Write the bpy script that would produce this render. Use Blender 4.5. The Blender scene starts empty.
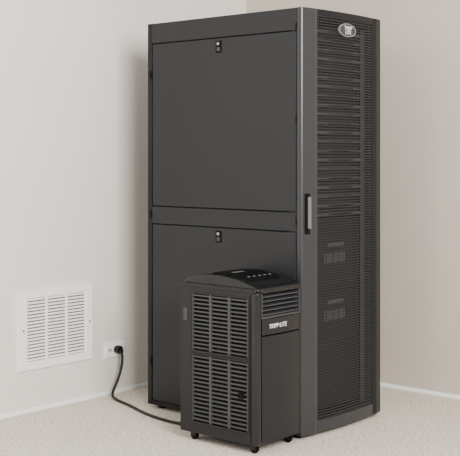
import bpy, bmesh, math
from mathutils import Vector, Matrix

D = bpy.data
scene = bpy.context.scene
COL = scene.collection

# ---------------------------------------------------------------- materials
def base_mat(name, color, rough=0.5, metallic=0.0, spec=0.5, bump=0.0, bscale=200.0, var=0.0, vscale=3.0, coat=0.0):
    m = D.materials.new(name); m.use_nodes = True
    nt = m.node_tree; b = nt.nodes["Principled BSDF"]
    b.inputs["Roughness"].default_value = rough
    b.inputs["Metallic"].default_value = metallic
    b.inputs["Specular IOR Level"].default_value = spec
    b.inputs["Coat Weight"].default_value = coat
    tc = nt.nodes.new("ShaderNodeTexCoord")
    n = nt.nodes.new("ShaderNodeTexNoise"); n.inputs["Scale"].default_value = vscale
    n.inputs["Detail"].default_value = 4
    nt.links.new(tc.outputs["Object"], n.inputs["Vector"])
    r = nt.nodes.new("ShaderNodeValToRGB")
    c = color
    r.color_ramp.elements[0].position = 0.3; r.color_ramp.elements[1].position = 0.7
    r.color_ramp.elements[0].color = (*[max(0, x*(1-var)) for x in c], 1)
    r.color_ramp.elements[1].color = (*[min(1, x*(1+var)) for x in c], 1)
    nt.links.new(n.outputs["Fac"], r.inputs["Fac"])
    nt.links.new(r.outputs["Color"], b.inputs["Base Color"])
    if bump > 0:
        n2 = nt.nodes.new("ShaderNodeTexNoise"); n2.inputs["Scale"].default_value = bscale
        n2.inputs["Detail"].default_value = 3
        nt.links.new(tc.outputs["Object"], n2.inputs["Vector"])
        bp = nt.nodes.new("ShaderNodeBump"); bp.inputs["Strength"].default_value = bump
        bp.inputs["Distance"].default_value = 0.002
        nt.links.new(n2.outputs["Fac"], bp.inputs["Height"])
        nt.links.new(bp.outputs["Normal"], b.inputs["Normal"])
    return m

M_wallL = base_mat("paint_left_lit", (0.76, 0.715, 0.665), 0.9, spec=0.2, bump=0.15, bscale=150, var=0.01)  # lighter base colour carries the brighter light on this wall
M_wallR = base_mat("paint_right_shaded", (0.55, 0.485, 0.425), 0.9, spec=0.2, bump=0.15, bscale=150, var=0.01)  # wall paint darkened: the right wall's shade is put into its colour
M_trim = base_mat("trim_white", (0.92, 0.92, 0.91), 0.5)
M_white = base_mat("vent_white", (0.92, 0.92, 0.91), 0.45)
M_ventdark = base_mat("vent_shadow", (0.10, 0.097, 0.093), 0.7)
M_powder = base_mat("powder_coat_black", (0.0080, 0.0086, 0.0098), 0.42, spec=0.22, bump=0.1, bscale=900, var=0.03)
M_panel = base_mat("side_panel_steel", (0.0150, 0.0162, 0.0182), 0.34, spec=0.26, bump=0.06, bscale=900, var=0.03)
M_door = base_mat("door_frame_steel", (0.022, 0.0236, 0.026), 0.30, spec=0.42, bump=0.05, bscale=900, var=0.03)
M_black = base_mat("matte_black", (0.003, 0.003, 0.003), 0.6, spec=0.1)
M_int = base_mat("equipment_dark", (0.005, 0.0053, 0.006), 0.5, spec=0.2)
M_int2 = base_mat("equipment_grey", (0.070, 0.071, 0.074), 0.4)
M_plastic = base_mat("ac_plastic", (0.0092, 0.0098, 0.0112), 0.34, spec=0.28, bump=0.08, bscale=700, var=0.03)
M_plastic2 = base_mat("ac_plastic_glossy", (0.006, 0.0064, 0.0074), 0.22, spec=0.4)
M_slat = base_mat("ac_slat", (0.028, 0.0298, 0.033), 0.4)
M_metal = base_mat("badge_metal", (0.50, 0.50, 0.51), 0.3, metallic=0.8)
M_dsteel = base_mat("dark_steel", (0.20, 0.20, 0.21), 0.3, metallic=0.6)
M_label = base_mat("label_white", (0.8, 0.8, 0.8), 0.5)
M_rubber = base_mat("cord_rubber", (0.006, 0.006, 0.006), 0.5, spec=0.3)

def floor_mat():
    m = base_mat("floor_speckled", (0.5, 0.5, 0.5), 0.75, spec=0.3)
    nt = m.node_tree; b = nt.nodes["Principled BSDF"]
    tc = nt.nodes.new("ShaderNodeTexCoord")
    n = nt.nodes.new("ShaderNodeTexNoise"); n.inputs["Scale"].default_value = 60; n.inputs["Detail"].default_value = 8
    n.inputs["Roughness"].default_value = 0.75
    nt.links.new(tc.outputs["Object"], n.inputs["Vector"])
    r = nt.nodes.new("ShaderNodeValToRGB")
    e = r.color_ramp.elements
    e[0].position = 0.36; e[0].color = (0.40, 0.335, 0.26, 1)
    e[1].position = 0.60; e[1].color = (0.84, 0.78, 0.69, 1)
    x = e.new(0.48); x.color = (0.68, 0.61, 0.52, 1)
    nt.links.new(n.outputs["Fac"], r.inputs["Fac"])
    nt.links.new(r.outputs["Color"], b.inputs["Base Color"])
    bp = nt.nodes.new("ShaderNodeBump"); bp.inputs["Strength"].default_value = 0.3; bp.inputs["Distance"].default_value = 0.002
    nt.links.new(n.outputs["Fac"], bp.inputs["Height"]); nt.links.new(bp.outputs["Normal"], b.inputs["Normal"])
    return m
M_floor = floor_mat()

def mesh_mat(pitch=0.009, thr=0.1):
    m = D.materials.new("perforated_steel"); m.use_nodes = True
    nt = m.node_tree; b = nt.nodes["Principled BSDF"]; out = nt.nodes["Material Output"]
    b.inputs["Base Color"].default_value = (0.017, 0.0178, 0.0195, 1); b.inputs["Roughness"].default_value = 0.4
    b.inputs["Specular IOR Level"].default_value = 0.35
    tc = nt.nodes.new("ShaderNodeTexCoord"); s = nt.nodes.new("ShaderNodeSeparateXYZ")
    nt.links.new(tc.outputs["Object"], s.inputs[0])
    def mth(op, a, bb):
        k = nt.nodes.new("ShaderNodeMath"); k.operation = op
        for i, v in enumerate((a, bb)):
            if v is None: continue
            if isinstance(v, (int, float)): k.inputs[i].default_value = v
            else: nt.links.new(v, k.inputs[i])
        return k.outputs[0]
    k = 2*math.pi/pitch
    sx = mth('SINE', mth('MULTIPLY', s.outputs[0], k), None)
    sz = mth('SINE', mth('MULTIPLY', s.outputs[2], k), None)
    p = mth('MULTIPLY', sx, sz)
    hole = mth('GREATER_THAN', mth('ABSOLUTE', p, None), thr)
    tr = nt.nodes.new("ShaderNodeBsdfTransparent"); mix = nt.nodes.new("ShaderNodeMixShader")
    nt.links.new(hole, mix.inputs[0]); nt.links.new(b.outputs[0], mix.inputs[1]); nt.links.new(tr.outputs[0], mix.inputs[2])
    nt.links.new(mix.outputs[0], out.inputs["Surface"])
    return m
M_mesh = mesh_mat(0.026, 0.36)

# ---------------------------------------------------------------- helpers
def empty(name, loc):
    o = D.objects.new(name, None); COL.objects.link(o); o.location = loc
    o.empty_display_size = 0.1
    return o

def finish(name, bm, mat, parent=None, bevel=0.0, seg=2, smooth=False):
    me = D.meshes.new(name); bm.normal_update(); bm.to_mesh(me); bm.free()
    o = D.objects.new(name, me); COL.objects.link(o); me.materials.append(mat)
    if parent:
        o.parent = parent; o.matrix_parent_inverse = Matrix.Translation(-Vector(parent.location))
    if bevel > 0:
        md = o.modifiers.new("bevel", 'BEVEL'); md.width = bevel; md.segments = seg; md.limit_method = 'ANGLE'
        md.angle_limit = math.radians(40)
        md.harden_normals = False
    if smooth:
        for p in me.polygons: p.use_smooth = True
    return o

def add_box(bm, b):
    x0, x1, y0, y1, z0, z1 = b
    v = [bm.verts.new(c) for c in ((x0,y0,z0),(x1,y0,z0),(x1,y1,z0),(x0,y1,z0),(x0,y0,z1),(x1,y0,z1),(x1,y1,z1),(x0,y1,z1))]
    for f in ((3,2,1,0),(4,5,6,7),(0,1,5,4),(1,2,6,5),(2,3,7,6),(3,0,4,7)):
        bm.faces.new([v[i] for i in f])

def boxes(name, lst, mat, parent=None, bevel=0.0, seg=2):
    bm = bmesh.new()
    for b in lst: add_box(bm, b)
    return finish(name, bm, mat, parent, bevel, seg)

def prism(name, prof, axis, a0, a1, mat, parent=None, bevel=0.0, seg=2, smooth=False):
    bm = bmesh.new()
    def P(p, a):
        return {'x': (a, p[0], p[1]), 'y': (p[0], a, p[1]), 'z': (p[0], p[1], a)}[axis]
    A = [bm.verts.new(P(p, a0)) for p in prof]; B = [bm.verts.new(P(p, a1)) for p in prof]
    bm.faces.new(A); bm.faces.new(B[::-1]); n = len(prof)
    for i in range(n):
        bm.faces.new((A[i], B[i], B[(i+1) % n], A[(i+1) % n]))
    bmesh.ops.recalc_face_normals(bm, faces=bm.faces)
    return finish(name, bm, mat, parent, bevel, seg, smooth)

def cyl(name, c, r, h, axis, mat, parent=None, seg=32, r2=None, bevel=0.0):
    bm = bmesh.new()
    bmesh.ops.create_cone(bm, cap_ends=True, segments=seg, radius1=r, radius2=r if r2 is None else r2, depth=h)
    if axis == 'x': bmesh.ops.rotate(bm, verts=bm.verts, matrix=Matrix.Rotation(math.pi/2, 3, 'Y'))
    if axis == 'y': bmesh.ops.rotate(bm, verts=bm.verts, matrix=Matrix.Rotation(math.pi/2, 3, 'X'))
    bmesh.ops.translate(bm, verts=bm.verts, vec=c)
    return finish(name, bm, mat, parent, bevel)

def text(name, body, size, loc, rot, mat, parent, extrude=0.0006, shear=0.0):
    cu = D.curves.new(name, 'FONT'); cu.body = body; cu.size = size; cu.extrude = extrude
    cu.align_x = 'CENTER'; cu.align_y = 'CENTER'; cu.shear = shear; cu.space_line = 0.8
    o = D.objects.new(name, cu); COL.objects.link(o); cu.materials.append(mat)
    o.parent = parent; o.matrix_parent_inverse = Matrix.Translation(-Vector(parent.location))
    o.location = loc; o.rotation_euler = rot
    return o

# ---------------------------------------------------------------- room
WX, WY = 1.25, 1.40
boxes("floor", [(-5.5, WX+0.1, -5.5, WY+0.1, -0.1, 0.0)], M_floor)
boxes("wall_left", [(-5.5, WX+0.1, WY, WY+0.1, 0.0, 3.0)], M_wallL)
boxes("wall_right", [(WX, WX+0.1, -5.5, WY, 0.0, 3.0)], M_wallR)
boxes("baseboard_left", [(-5.5, WX-0.012, WY-0.012, WY, 0.0, 0.022)], M_trim, bevel=0.003)
boxes("baseboard_right", [(WX-0.012, WX, -5.5, WY, 0.0, 0.022)], M_trim, bevel=0.003)

# ---------------------------------------------------------------- server rack
W, DP, Z0, Z1 = 0.664, 1.021, 0.02, 2.02
R = empty("server_rack", (W/2, DP/2, 0))
fr = [(0.004, 0.05, 0.035, 0.075, Z0, Z1-0.004), (W-0.05, W-0.004, 0.035, 0.075, Z0, Z1-0.004),
      (0.0, 0.05, DP-0.03, DP, Z0, Z1), (W-0.05, W, DP-0.03, DP, Z0, Z1),
      (0.016, W-0.016, 0.033, DP-0.031, Z1-0.03, Z1-0.003), (0.016, W-0.016, 0.033, DP-0.031, Z0, Z0+0.035),
      (0.05, W-0.05, DP-0.012, DP-0.002, Z0, Z1-0.02)]
boxes("frame", fr, M_powder, R, 0.002)
def side(xa, xb, tag):
    boxes("top_strip_"+tag, [(xa, xb, 0.033, DP-0.031, 1.915, Z1-0.001)], M_panel, R, 0.002)
    boxes("bottom_strip_"+tag, [(xa, xb, 0.033, DP-0.031, Z0, 0.041)], M_powder, R, 0.002)
    boxes("mid_rail_"+tag, [(xa, xb, 0.033, DP-0.031, 0.972, 1.060)], M_panel, R, 0.002)
    boxes("upper_panel_"+tag, [(xa, xb, 0.037, DP-0.036, 1.065, 1.910)], M_panel, R, 0.003)
    boxes("lower_panel_"+tag, [(xa, xb, 0.037, DP-0.036, 0.045, 0.967)], M_panel, R, 0.003)
side(0.0, 0.014, "left"); side(W-0.014, W, "right")
boxes("panel_backing", [(0.010, 0.0155, 0.037, DP-0.032, 0.04, 1.99), (W-0.0155, W-0.010, 0.037, DP-0.032, 0.04, 1.99)], M_black, R)
for i, z in enumerate((1.868, 0.925)):
    boxes("latch_plate_%d" % i, [(-0.003, 0.004, 0.498, 0.538, z-0.030, z+0.030)], M_black, R, 0.004)
    cyl("latch_lock_%d" % i, (-0.005, 0.518, z+0.014), 0.007, 0.006, 'x', M_metal, R)
    boxes("latch_lever_%d" % i, [(-0.006, -0.001, 0.508, 0.528, z-0.022, z-0.002)], M_slat, R, 0.002)
boxes("post_tabs", [(-0.002, 0.004, 0.030, 0.037, z-0.02, z+0.02) for z in (0.10, 0.55, 1.02, 1.50, 1.93)] +
      [(-0.004, 0.004, DP-0.032, DP-0.02, z-0.02, z+0.02) for z in (0.25, 1.02, 1.75)], M_black, R, 0.001)
ML, MR = 0.108, 0.573
prism("door_stile_left", [(0.0, 0.030), (0.0, 0.006), (0.006, 0.0), (0.085, -0.012), (ML, -0.010), (ML, 0.030)], 'z', Z0, Z1, M_door, R, 0.002)
prism("door_stile_right", [(MR, 0.030), (MR, -0.010), (W-0.06, -0.012), (W-0.006, 0.0), (W, 0.006), (W, 0.030)], 'z', Z0, Z1, M_powder, R, 0.002)
def arc_strip(bul, n=16, y0=-0.010):
    return [(ML+(MR-ML)*i/n, y0-bul*(1-(2*i/n-1)**2)) for i in range(n+1)]
arc = arc_strip(0.012)
prism("door_rail_top", arc+[(MR, 0.03), (ML, 0.03)], 'z', Z1-0.028, Z1, M_powder, R, 0.001)
prism("door_rail_bottom", arc+[(MR, 0.03), (ML, 0.03)], 'z', Z0, Z0+0.055, M_door, R, 0.001)
bm = bmesh.new()
arc2 = arc_strip(0.010, 24, -0.008)
A = [bm.verts.new((p[0], p[1], Z0+0.055)) for p in arc2]; B = [bm.verts.new((p[0], p[1], Z1-0.028)) for p in arc2]
for i in range(len(arc2)-1): bm.faces.new((A[i], A[i+1], B[i+1], B[i]))
finish("door_perforated_sheet", bm, M_mesh, R, smooth=True)
boxes("door_handle_plate", [(0.020, 0.050, -0.012, 0.002, 0.96, 1.15)], M_black, R, 0.004)
boxes("door_handle_lever", [(0.028, 0.042, -0.026, -0.010, 0.985, 1.135)], M_dsteel, R, 0.004)
# badge
def oval(name, r, r2, h, yc, mat):
    bm = bmesh.new()
    bmesh.ops.create_cone(bm, cap_ends=True, segments=48, radius1=r, radius2=r2, depth=h)
    bmesh.ops.rotate(bm, verts=bm.verts, matrix=Matrix.Rotation(math.pi/2, 3, 'X'))
    bmesh.ops.scale(bm, verts=bm.verts, vec=(1, 1, 0.46))
    bmesh.ops.translate(bm, verts=bm.verts, vec=(0.325, yc, 1.936))
    finish(name, bm, mat, R)
oval("badge_oval", 0.070, 0.070, 0.010, -0.026, M_metal)
oval("badge_inlay", 0.062, 0.062, 0.004, -0.0315, M_slat)
text("badge_text", "TRIPP\nLITE", 0.026, (0.325, -0.0345, 1.934), (math.pi/2, 0, 0), M_label, R)
# interior rails + equipment
boxes("mounting_rails", [(0.075, 0.10, 0.05, 0.06, 0.08, 1.96), (0.565, 0.59, 0.05, 0.06, 0.08, 1.96)], M_int2, R)
body, fins, fins2 = [], [], []
U = 0.04445
z = 0.09
while z < 1.93:
    body.append((0.10, 0.565, 0.075, 0.75, z+0.002, z+U-0.002))
    if z > 0.98:
        fins.append((0.11, 0.555, 0.068, 0.076, z+0.016, z+0.024))
        fins2.append((0.115, 0.27, 0.040, 0.062, z+0.012, z+0.020))
        fins2.append((0.47, 0.55, 0.040, 0.062, z+0.012, z+0.020))
    z += U
boxes("equipment_bodies", body, M_int, R)
boxes("equipment_bezels", fins, M_slat, R, 0.001)
boxes("equipment_handles", fins2, M_int2, R)
boxes("ups_faces", [(0.11, 0.555, 0.066, 0.076, 0.70, 0.95), (0.11, 0.555, 0.066, 0.076, 0.42, 0.66), (0.11, 0.555, 0.066, 0.076, 0.12, 0.38)], M_int, R, 0.004)
boxes("ups_labels", [(0.29, 0.42, 0.060, 0.067, 0.88, 0.895), (0.29, 0.42, 0.060, 0.067, 0.60, 0.615)]+
      [(0.26+0.02*i, 0.27+0.02*i, 0.060, 0.067, z0, z0+0.05) for i in range(9) for z0 in (0.80, 0.52)], M_int2, R)
for i, (x, y) in enumerate(((0.05, 0.06), (W-0.05, 0.06), (0.05, DP-0.06), (W-0.05, DP-0.06), (W-0.22, 0.05))):
    cyl("levelling_foot_%d" % i, (x, y, 0.006), 0.022, 0.012, 'z', M_black, R)
    cyl("foot_stud_%d" % i, (x, y, 0.018), 0.008, 0.02, 'z', M_metal, R)

# ---------------------------------------------------------------- portable air conditioner
X0, X1, Y0, Y1, B0, B1 = -0.345, -0.015, -0.015, 0.451, 0.045, 0.732
AC = empty("portable_air_conditioner", ((X0+X1)/2, (Y0+Y1)/2, 0))
boxes("body", [(X0+0.014, X1-0.004, Y0+0.035, Y1, B0, B1-0.004)], M_plastic, AC, 0.012, 3)
sx0, sx1 = X0, X0+0.018
gy0, gy1 = 0.035, 0.375
zu0, zu1, zl0, zl1 = 0.430, 0.690, 0.100, 0.408
side_fr = [(sx0, sx1, Y0+0.032, gy0, B0, B1-0.006), (sx0, sx1, gy1, Y1, B0, B1-0.006),
           (sx0, sx1, gy0, gy1, zu1, B1-0.006), (sx0, sx1, gy0, gy1, zl1, zu0), (sx0, sx1, gy0, gy1, B0, zl0)]
boxes("side_shell", side_fr, M_plastic, AC, 0.0)
def ring(y0, y1, z0, z1, w=0.008):
    return [(sx0-0.004, sx0+0.004, y0-w, y0, z0-w, z1+w), (sx0-0.004, sx0+0.004, y1, y1+w, z0-w, z1+w),
            (sx0-0.004, sx0+0.004, y0, y1, z1, z1+w), (sx0-0.004, sx0+0.004, y0, y1, z0-w, z0)]
boxes("side_trim_frames", ring(gy0, gy1, zu0, zu1)+ring(gy0, gy1, zl0, zl1), M_plastic, AC, 0.002)
boxes("side_grille_backing", [(sx0+0.012, sx0+0.015, gy0, gy1, zl0, zu1)], M_black, AC)
sl = []
def grille(z0, z1, n, cols):
    p = (z1-z0)/n
    for i in range(n):
        sl.append((sx0, sx0+0.012, gy0, gy1, z0+i*p+p*0.38, z0+i*p+p*0.76))
    cw = (gy1-gy0)/cols
    for c in range(0, cols+1):
        y = gy0+c*cw; w = 0.007
        sl.append((sx0-0.001, sx0+0.012, max(gy0, y-w), min(gy1, y+w), z0, z1))
grille(zu0, zu1, 14, 3); grille(zl0, zl1, 16, 3)
boxes("side_grille_slats", sl, M_slat, AC)
boxes("side_catch", [(sx0-0.01, sx0, 0.060, 0.085, 0.245, 0.275)], M_black, AC, 0.003)
boxes("side_recess_handle", [(sx0-0.003, sx0+0.002, 0.405, 0.430, 0.56, 0.62)], M_slat, AC, 0.003)
# ---- front
VZ0, VZ1 = 0.612, 0.714
VX0, VX1 = X0+0.036, X1-0.030
boxes("front_stiles", [(X0, X0+0.034, Y0, Y0+0.045, B0, B1-0.010), (X1-0.024, X1, Y0, Y0+0.045, B0, B1-0.010)], M_plastic2, AC, 0.009, 4)
boxes("front_head", [(X0+0.030, X1-0.020, Y0-0.002, Y0+0.04, VZ1, B1)], M_plastic2, AC, 0.005, 3)
boxes("outlet_backing", [(VX0, VX1, Y0+0.028, Y0+0.032, VZ0-0.01, VZ1)], M_black, AC)
boxes("outlet_frame", [(VX0-0.006, VX0, Y0-0.004, Y0+0.03, VZ0-0.006, VZ1), (VX1, VX1+0.006, Y0-0.004, Y0+0.03, VZ0-0.006, VZ1),
                       (VX0-0.006, VX1+0.006, Y0-0.004, Y0+0.03, VZ0-0.010, VZ0)], M_slat, AC, 0.002)
bm = bmesh.new()
for i in range(5):
    z = VZ0+0.004+i*0.0200
    a = [(-0.003, z), (0.020, z+0.010), (0.020, z+0.0115), (-0.003, z+0.005)]
    vs = []
    for x in (VX0, VX1):
        vs.append([bm.verts.new((x, Y0+p[0]+0.004, p[1])) for p in a])
    bm.faces.new(vs[0]); bm.faces.new(vs[1][::-1])
    for i in range(4): bm.faces.new((vs[0][i], vs[1][i], vs[1][(i+1) % 4], vs[0][(i+1) % 4]))
bmesh.ops.recalc_face_normals(bm, faces=bm.faces)
finish("outlet_louvres", bm, M_slat, AC)
def bow(x0, x1, bul, yb, n=14):
    return [(x0+(x1-x0)*i/n, Y0-bul*(1-(2*i/n-1)**2)) for i in range(n+1)]+[(x1, yb), (x0, yb)]
prism("front_band", bow(X0+0.036, X1-0.026, 0.008, Y0+0.04), 'z', 0.530, 0.600, M_plastic2, AC, 0.002)
prism("front_door", bow(X0+0.036, X1-0.026, 0.008, Y0+0.04), 'z', 0.062, 0.524, M_plastic, AC, 0.002)
boxes("front_sill", [(X0+0.01, X1-0.01, Y0+0.004, Y0+0.05, B0, 0.062)], M_plastic, AC, 0.003)
text("front_badge_text", "TRIPP·LITE", 0.028, ((X0+X1)/2-0.03, Y0-0.0095, 0.566), (math.pi/2, 0, 0), M_label, AC, 0.0003, 0.2)
# ---- top
crown = [(-0.012, 0.722), (-0.010, 0.735), (0.02, 0.748), (0.10, 0.768), (0.22, 0.782), (0.34, 0.776), (0.42, 0.757), (0.449, 0.732), (0.449, 0.722)]
prism("top_cover", crown, 'x', X0+0.014, X1-0.006, M_plastic2, AC, 0.012, 3)
boxes("top_rim", [(X0-0.002, X1, Y0+0.01, Y1+0.002, 0.715, 0.736)], M_plastic, AC, 0.006, 3)
cp = [(0.08, 0.758), (0.30, 0.773), (0.30, 0.787), (0.20, 0.789), (0.08, 0.771)]
prism("control_panel", cp, 'x', X0+0.06, X1-0.05, M_black, AC, 0.003)
bt = []
for i in range(5):
    bt.append((X0+0.09+i*0.038, X0+0.102+i*0.038, 0.11, 0.118, 0.765, 0.7780))
bt.append((X0+0.10, X0+0.17, 0.20, 0.22, 0.780, 0.7900))
boxes("control_buttons", bt, M_metal, AC, 0.0)
for i, (x, y) in enumerate(((X0+0.045, Y0+0.05), (X1-0.045, Y0+0.05), (X0+0.045, Y1-0.05), (X1-0.045, Y1-0.05))):
    cyl("caster_wheel_%d" % i, (x, y, 0.021), 0.021, 0.016, 'x', M_black, AC, bevel=0.002)
    boxes("caster_fork_%d" % i, [(x-0.014, x-0.010, y-0.014, y+0.014, 0.018, 0.048), (x+0.010, x+0.014, y-0.014, y+0.014, 0.018, 0.048), (x-0.014, x+0.014, y-0.016, y+0.016, 0.040, 0.048)], M_plastic, AC)

# ---------------------------------------------------------------- wall vent
vx0, vx1, vz0, vz1 = -0.553, -0.065, 0.221, 0.632
V = empty("wall_vent_grille", ((vx0+vx1)/2, WY, (vz0+vz1)/2))
t = 0.042
boxes("frame", [(vx0, vx0+t, WY-0.016, WY, vz0, vz1), (vx1-t, vx1, WY-0.016, WY, vz0, vz1),
                (vx0+t, vx1-t, WY-0.016, WY, vz1-t, vz1), (vx0+t, vx1-t, WY-0.016, WY, vz0, vz0+t)], M_white, V, 0.0)
boxes("backing", [(vx0+t, vx1-t, WY-0.003, WY-0.001, vz0+t, vz1-t)], M_ventdark, V)
bars = []
n = 19
for i in range(n):
    zc = vz0+t+(vz1-vz0-2*t)*(i+0.5)/n
    bars.append((vx0+t, vx1-t, WY-0.010, WY-0.003, zc-0.0050, zc+0.0050))
for i in range(0, 4):
    xc = vx0+t+(vx1-vx0-2*t)*i/3
    bars.append((xc-0.006, xc+0.006, WY-0.0125, WY-0.003, vz0+t, vz1-t))
boxes("louvres", bars, M_white, V)
for i, (x, z) in enumerate(((vx0+0.02, (vz0+vz1)/2), (vx1-0.02, (vz0+vz1)/2))):
    cyl("screw_%d" % i, (x, WY-0.017, z), 0.005, 0.003, 'y', M_ventdark, V)

# ---------------------------------------------------------------- outlet
O = empty("electrical_outlet", (0.105, WY, 0.246))
boxes("plate", [(0.031, 0.180, WY-0.010, WY, 0.204, 0.290)], M_trim, O, 0.003)
cyl("socket_left", (0.068, WY-0.011, 0.247), 0.027, 0.004, 'y', M_white, O)
cyl("socket_right", (0.135, WY-0.011, 0.247), 0.029, 0.004, 'y', M_white, O)
boxes("switches", [(0.058, 0.064, WY-0.015, WY-0.01, 0.238, 0.256), (0.072, 0.078, WY-0.015, WY-0.01, 0.238, 0.256)], M_ventdark, O, 0.001)

# ---------------------------------------------------------------- power cord
C = empty("power_cord", (0.135, WY-0.03, 0.247))
cyl("plug", (0.115, WY-0.030, 0.247), 0.022, 0.034, 'y', M_rubber, C, bevel=0.004)
cyl("plug_neck", (0.115, WY-0.050, 0.238), 0.012, 0.022, 'y', M_rubber, C, bevel=0.002)
cu = D.curves.new("cable", 'CURVE'); cu.dimensions = '3D'; cu.bevel_depth = 0.0075; cu.bevel_resolution = 4
pts = [(0.115, 1.345, 0.238), (0.110, 1.322, 0.19), (0.062, 1.320, 0.08), (0.020, 1.325, 0.025), (-0.015, 1.27, 0.0085), (-0.050, 1.11, 0.008),
       (-0.115, 0.96, 0.008), (-0.160, 0.79, 0.008), (-0.168, 0.62, 0.008), (-0.17, 0.50, 0.02), (-0.18, 0.448, 0.075)]
sp = cu.splines.new('NURBS'); sp.points.add(len(pts)-1)
for p, c in zip(sp.points, pts): p.co = (*c, 1)
sp.use_endpoint_u = True; sp.order_u = 4; sp.resolution_u = 10
o = D.objects.new("cable", cu); COL.objects.link(o); cu.materials.append(M_rubber)
o.parent = C; o.matrix_parent_inverse = Matrix.Translation(-Vector(C.location))

# ---------------------------------------------------------------- lights
w = D.worlds.new("world"); scene.world = w; w.use_nodes = True
bg = w.node_tree.nodes["Background"]; bg.inputs[0].default_value = (0.99, 0.99, 0.99, 1); bg.inputs[1].default_value = 0.64
def area(name, loc, tgt, size, power, color=(1, 0.985, 0.96)):
    l = D.lights.new(name, 'AREA'); l.shape = 'RECTANGLE'; l.size = size[0]; l.size_y = size[1]; l.energy = power; l.color = color
    o = D.objects.new(name, l); COL.objects.link(o); o.location = loc
    o.rotation_euler = (Vector(tgt)-Vector(loc)).to_track_quat('-Z', 'Y').to_euler()
area("softbox_front", (-2.6, -4.0, 2.8), (-0.9, 0.9, 0.8), (2.0, 2.0), 520)
area("softbox_side", (-4.5, -0.2, 2.6), (0, 0.6, 0.8), (1.5, 1.5), 60)

# ---------------------------------------------------------------- camera
cam = D.cameras.new("camera"); co = D.objects.new("camera", cam); COL.objects.link(co)
co.location = (-3.98, -3.04, 1.33); co.rotation_euler = (math.pi/2, 0, math.radians(-48.8))
cam.sensor_width = 36; cam.lens = 1075/460*36; cam.shift_y = -73/460; cam.clip_start = 0.05
scene.camera = co
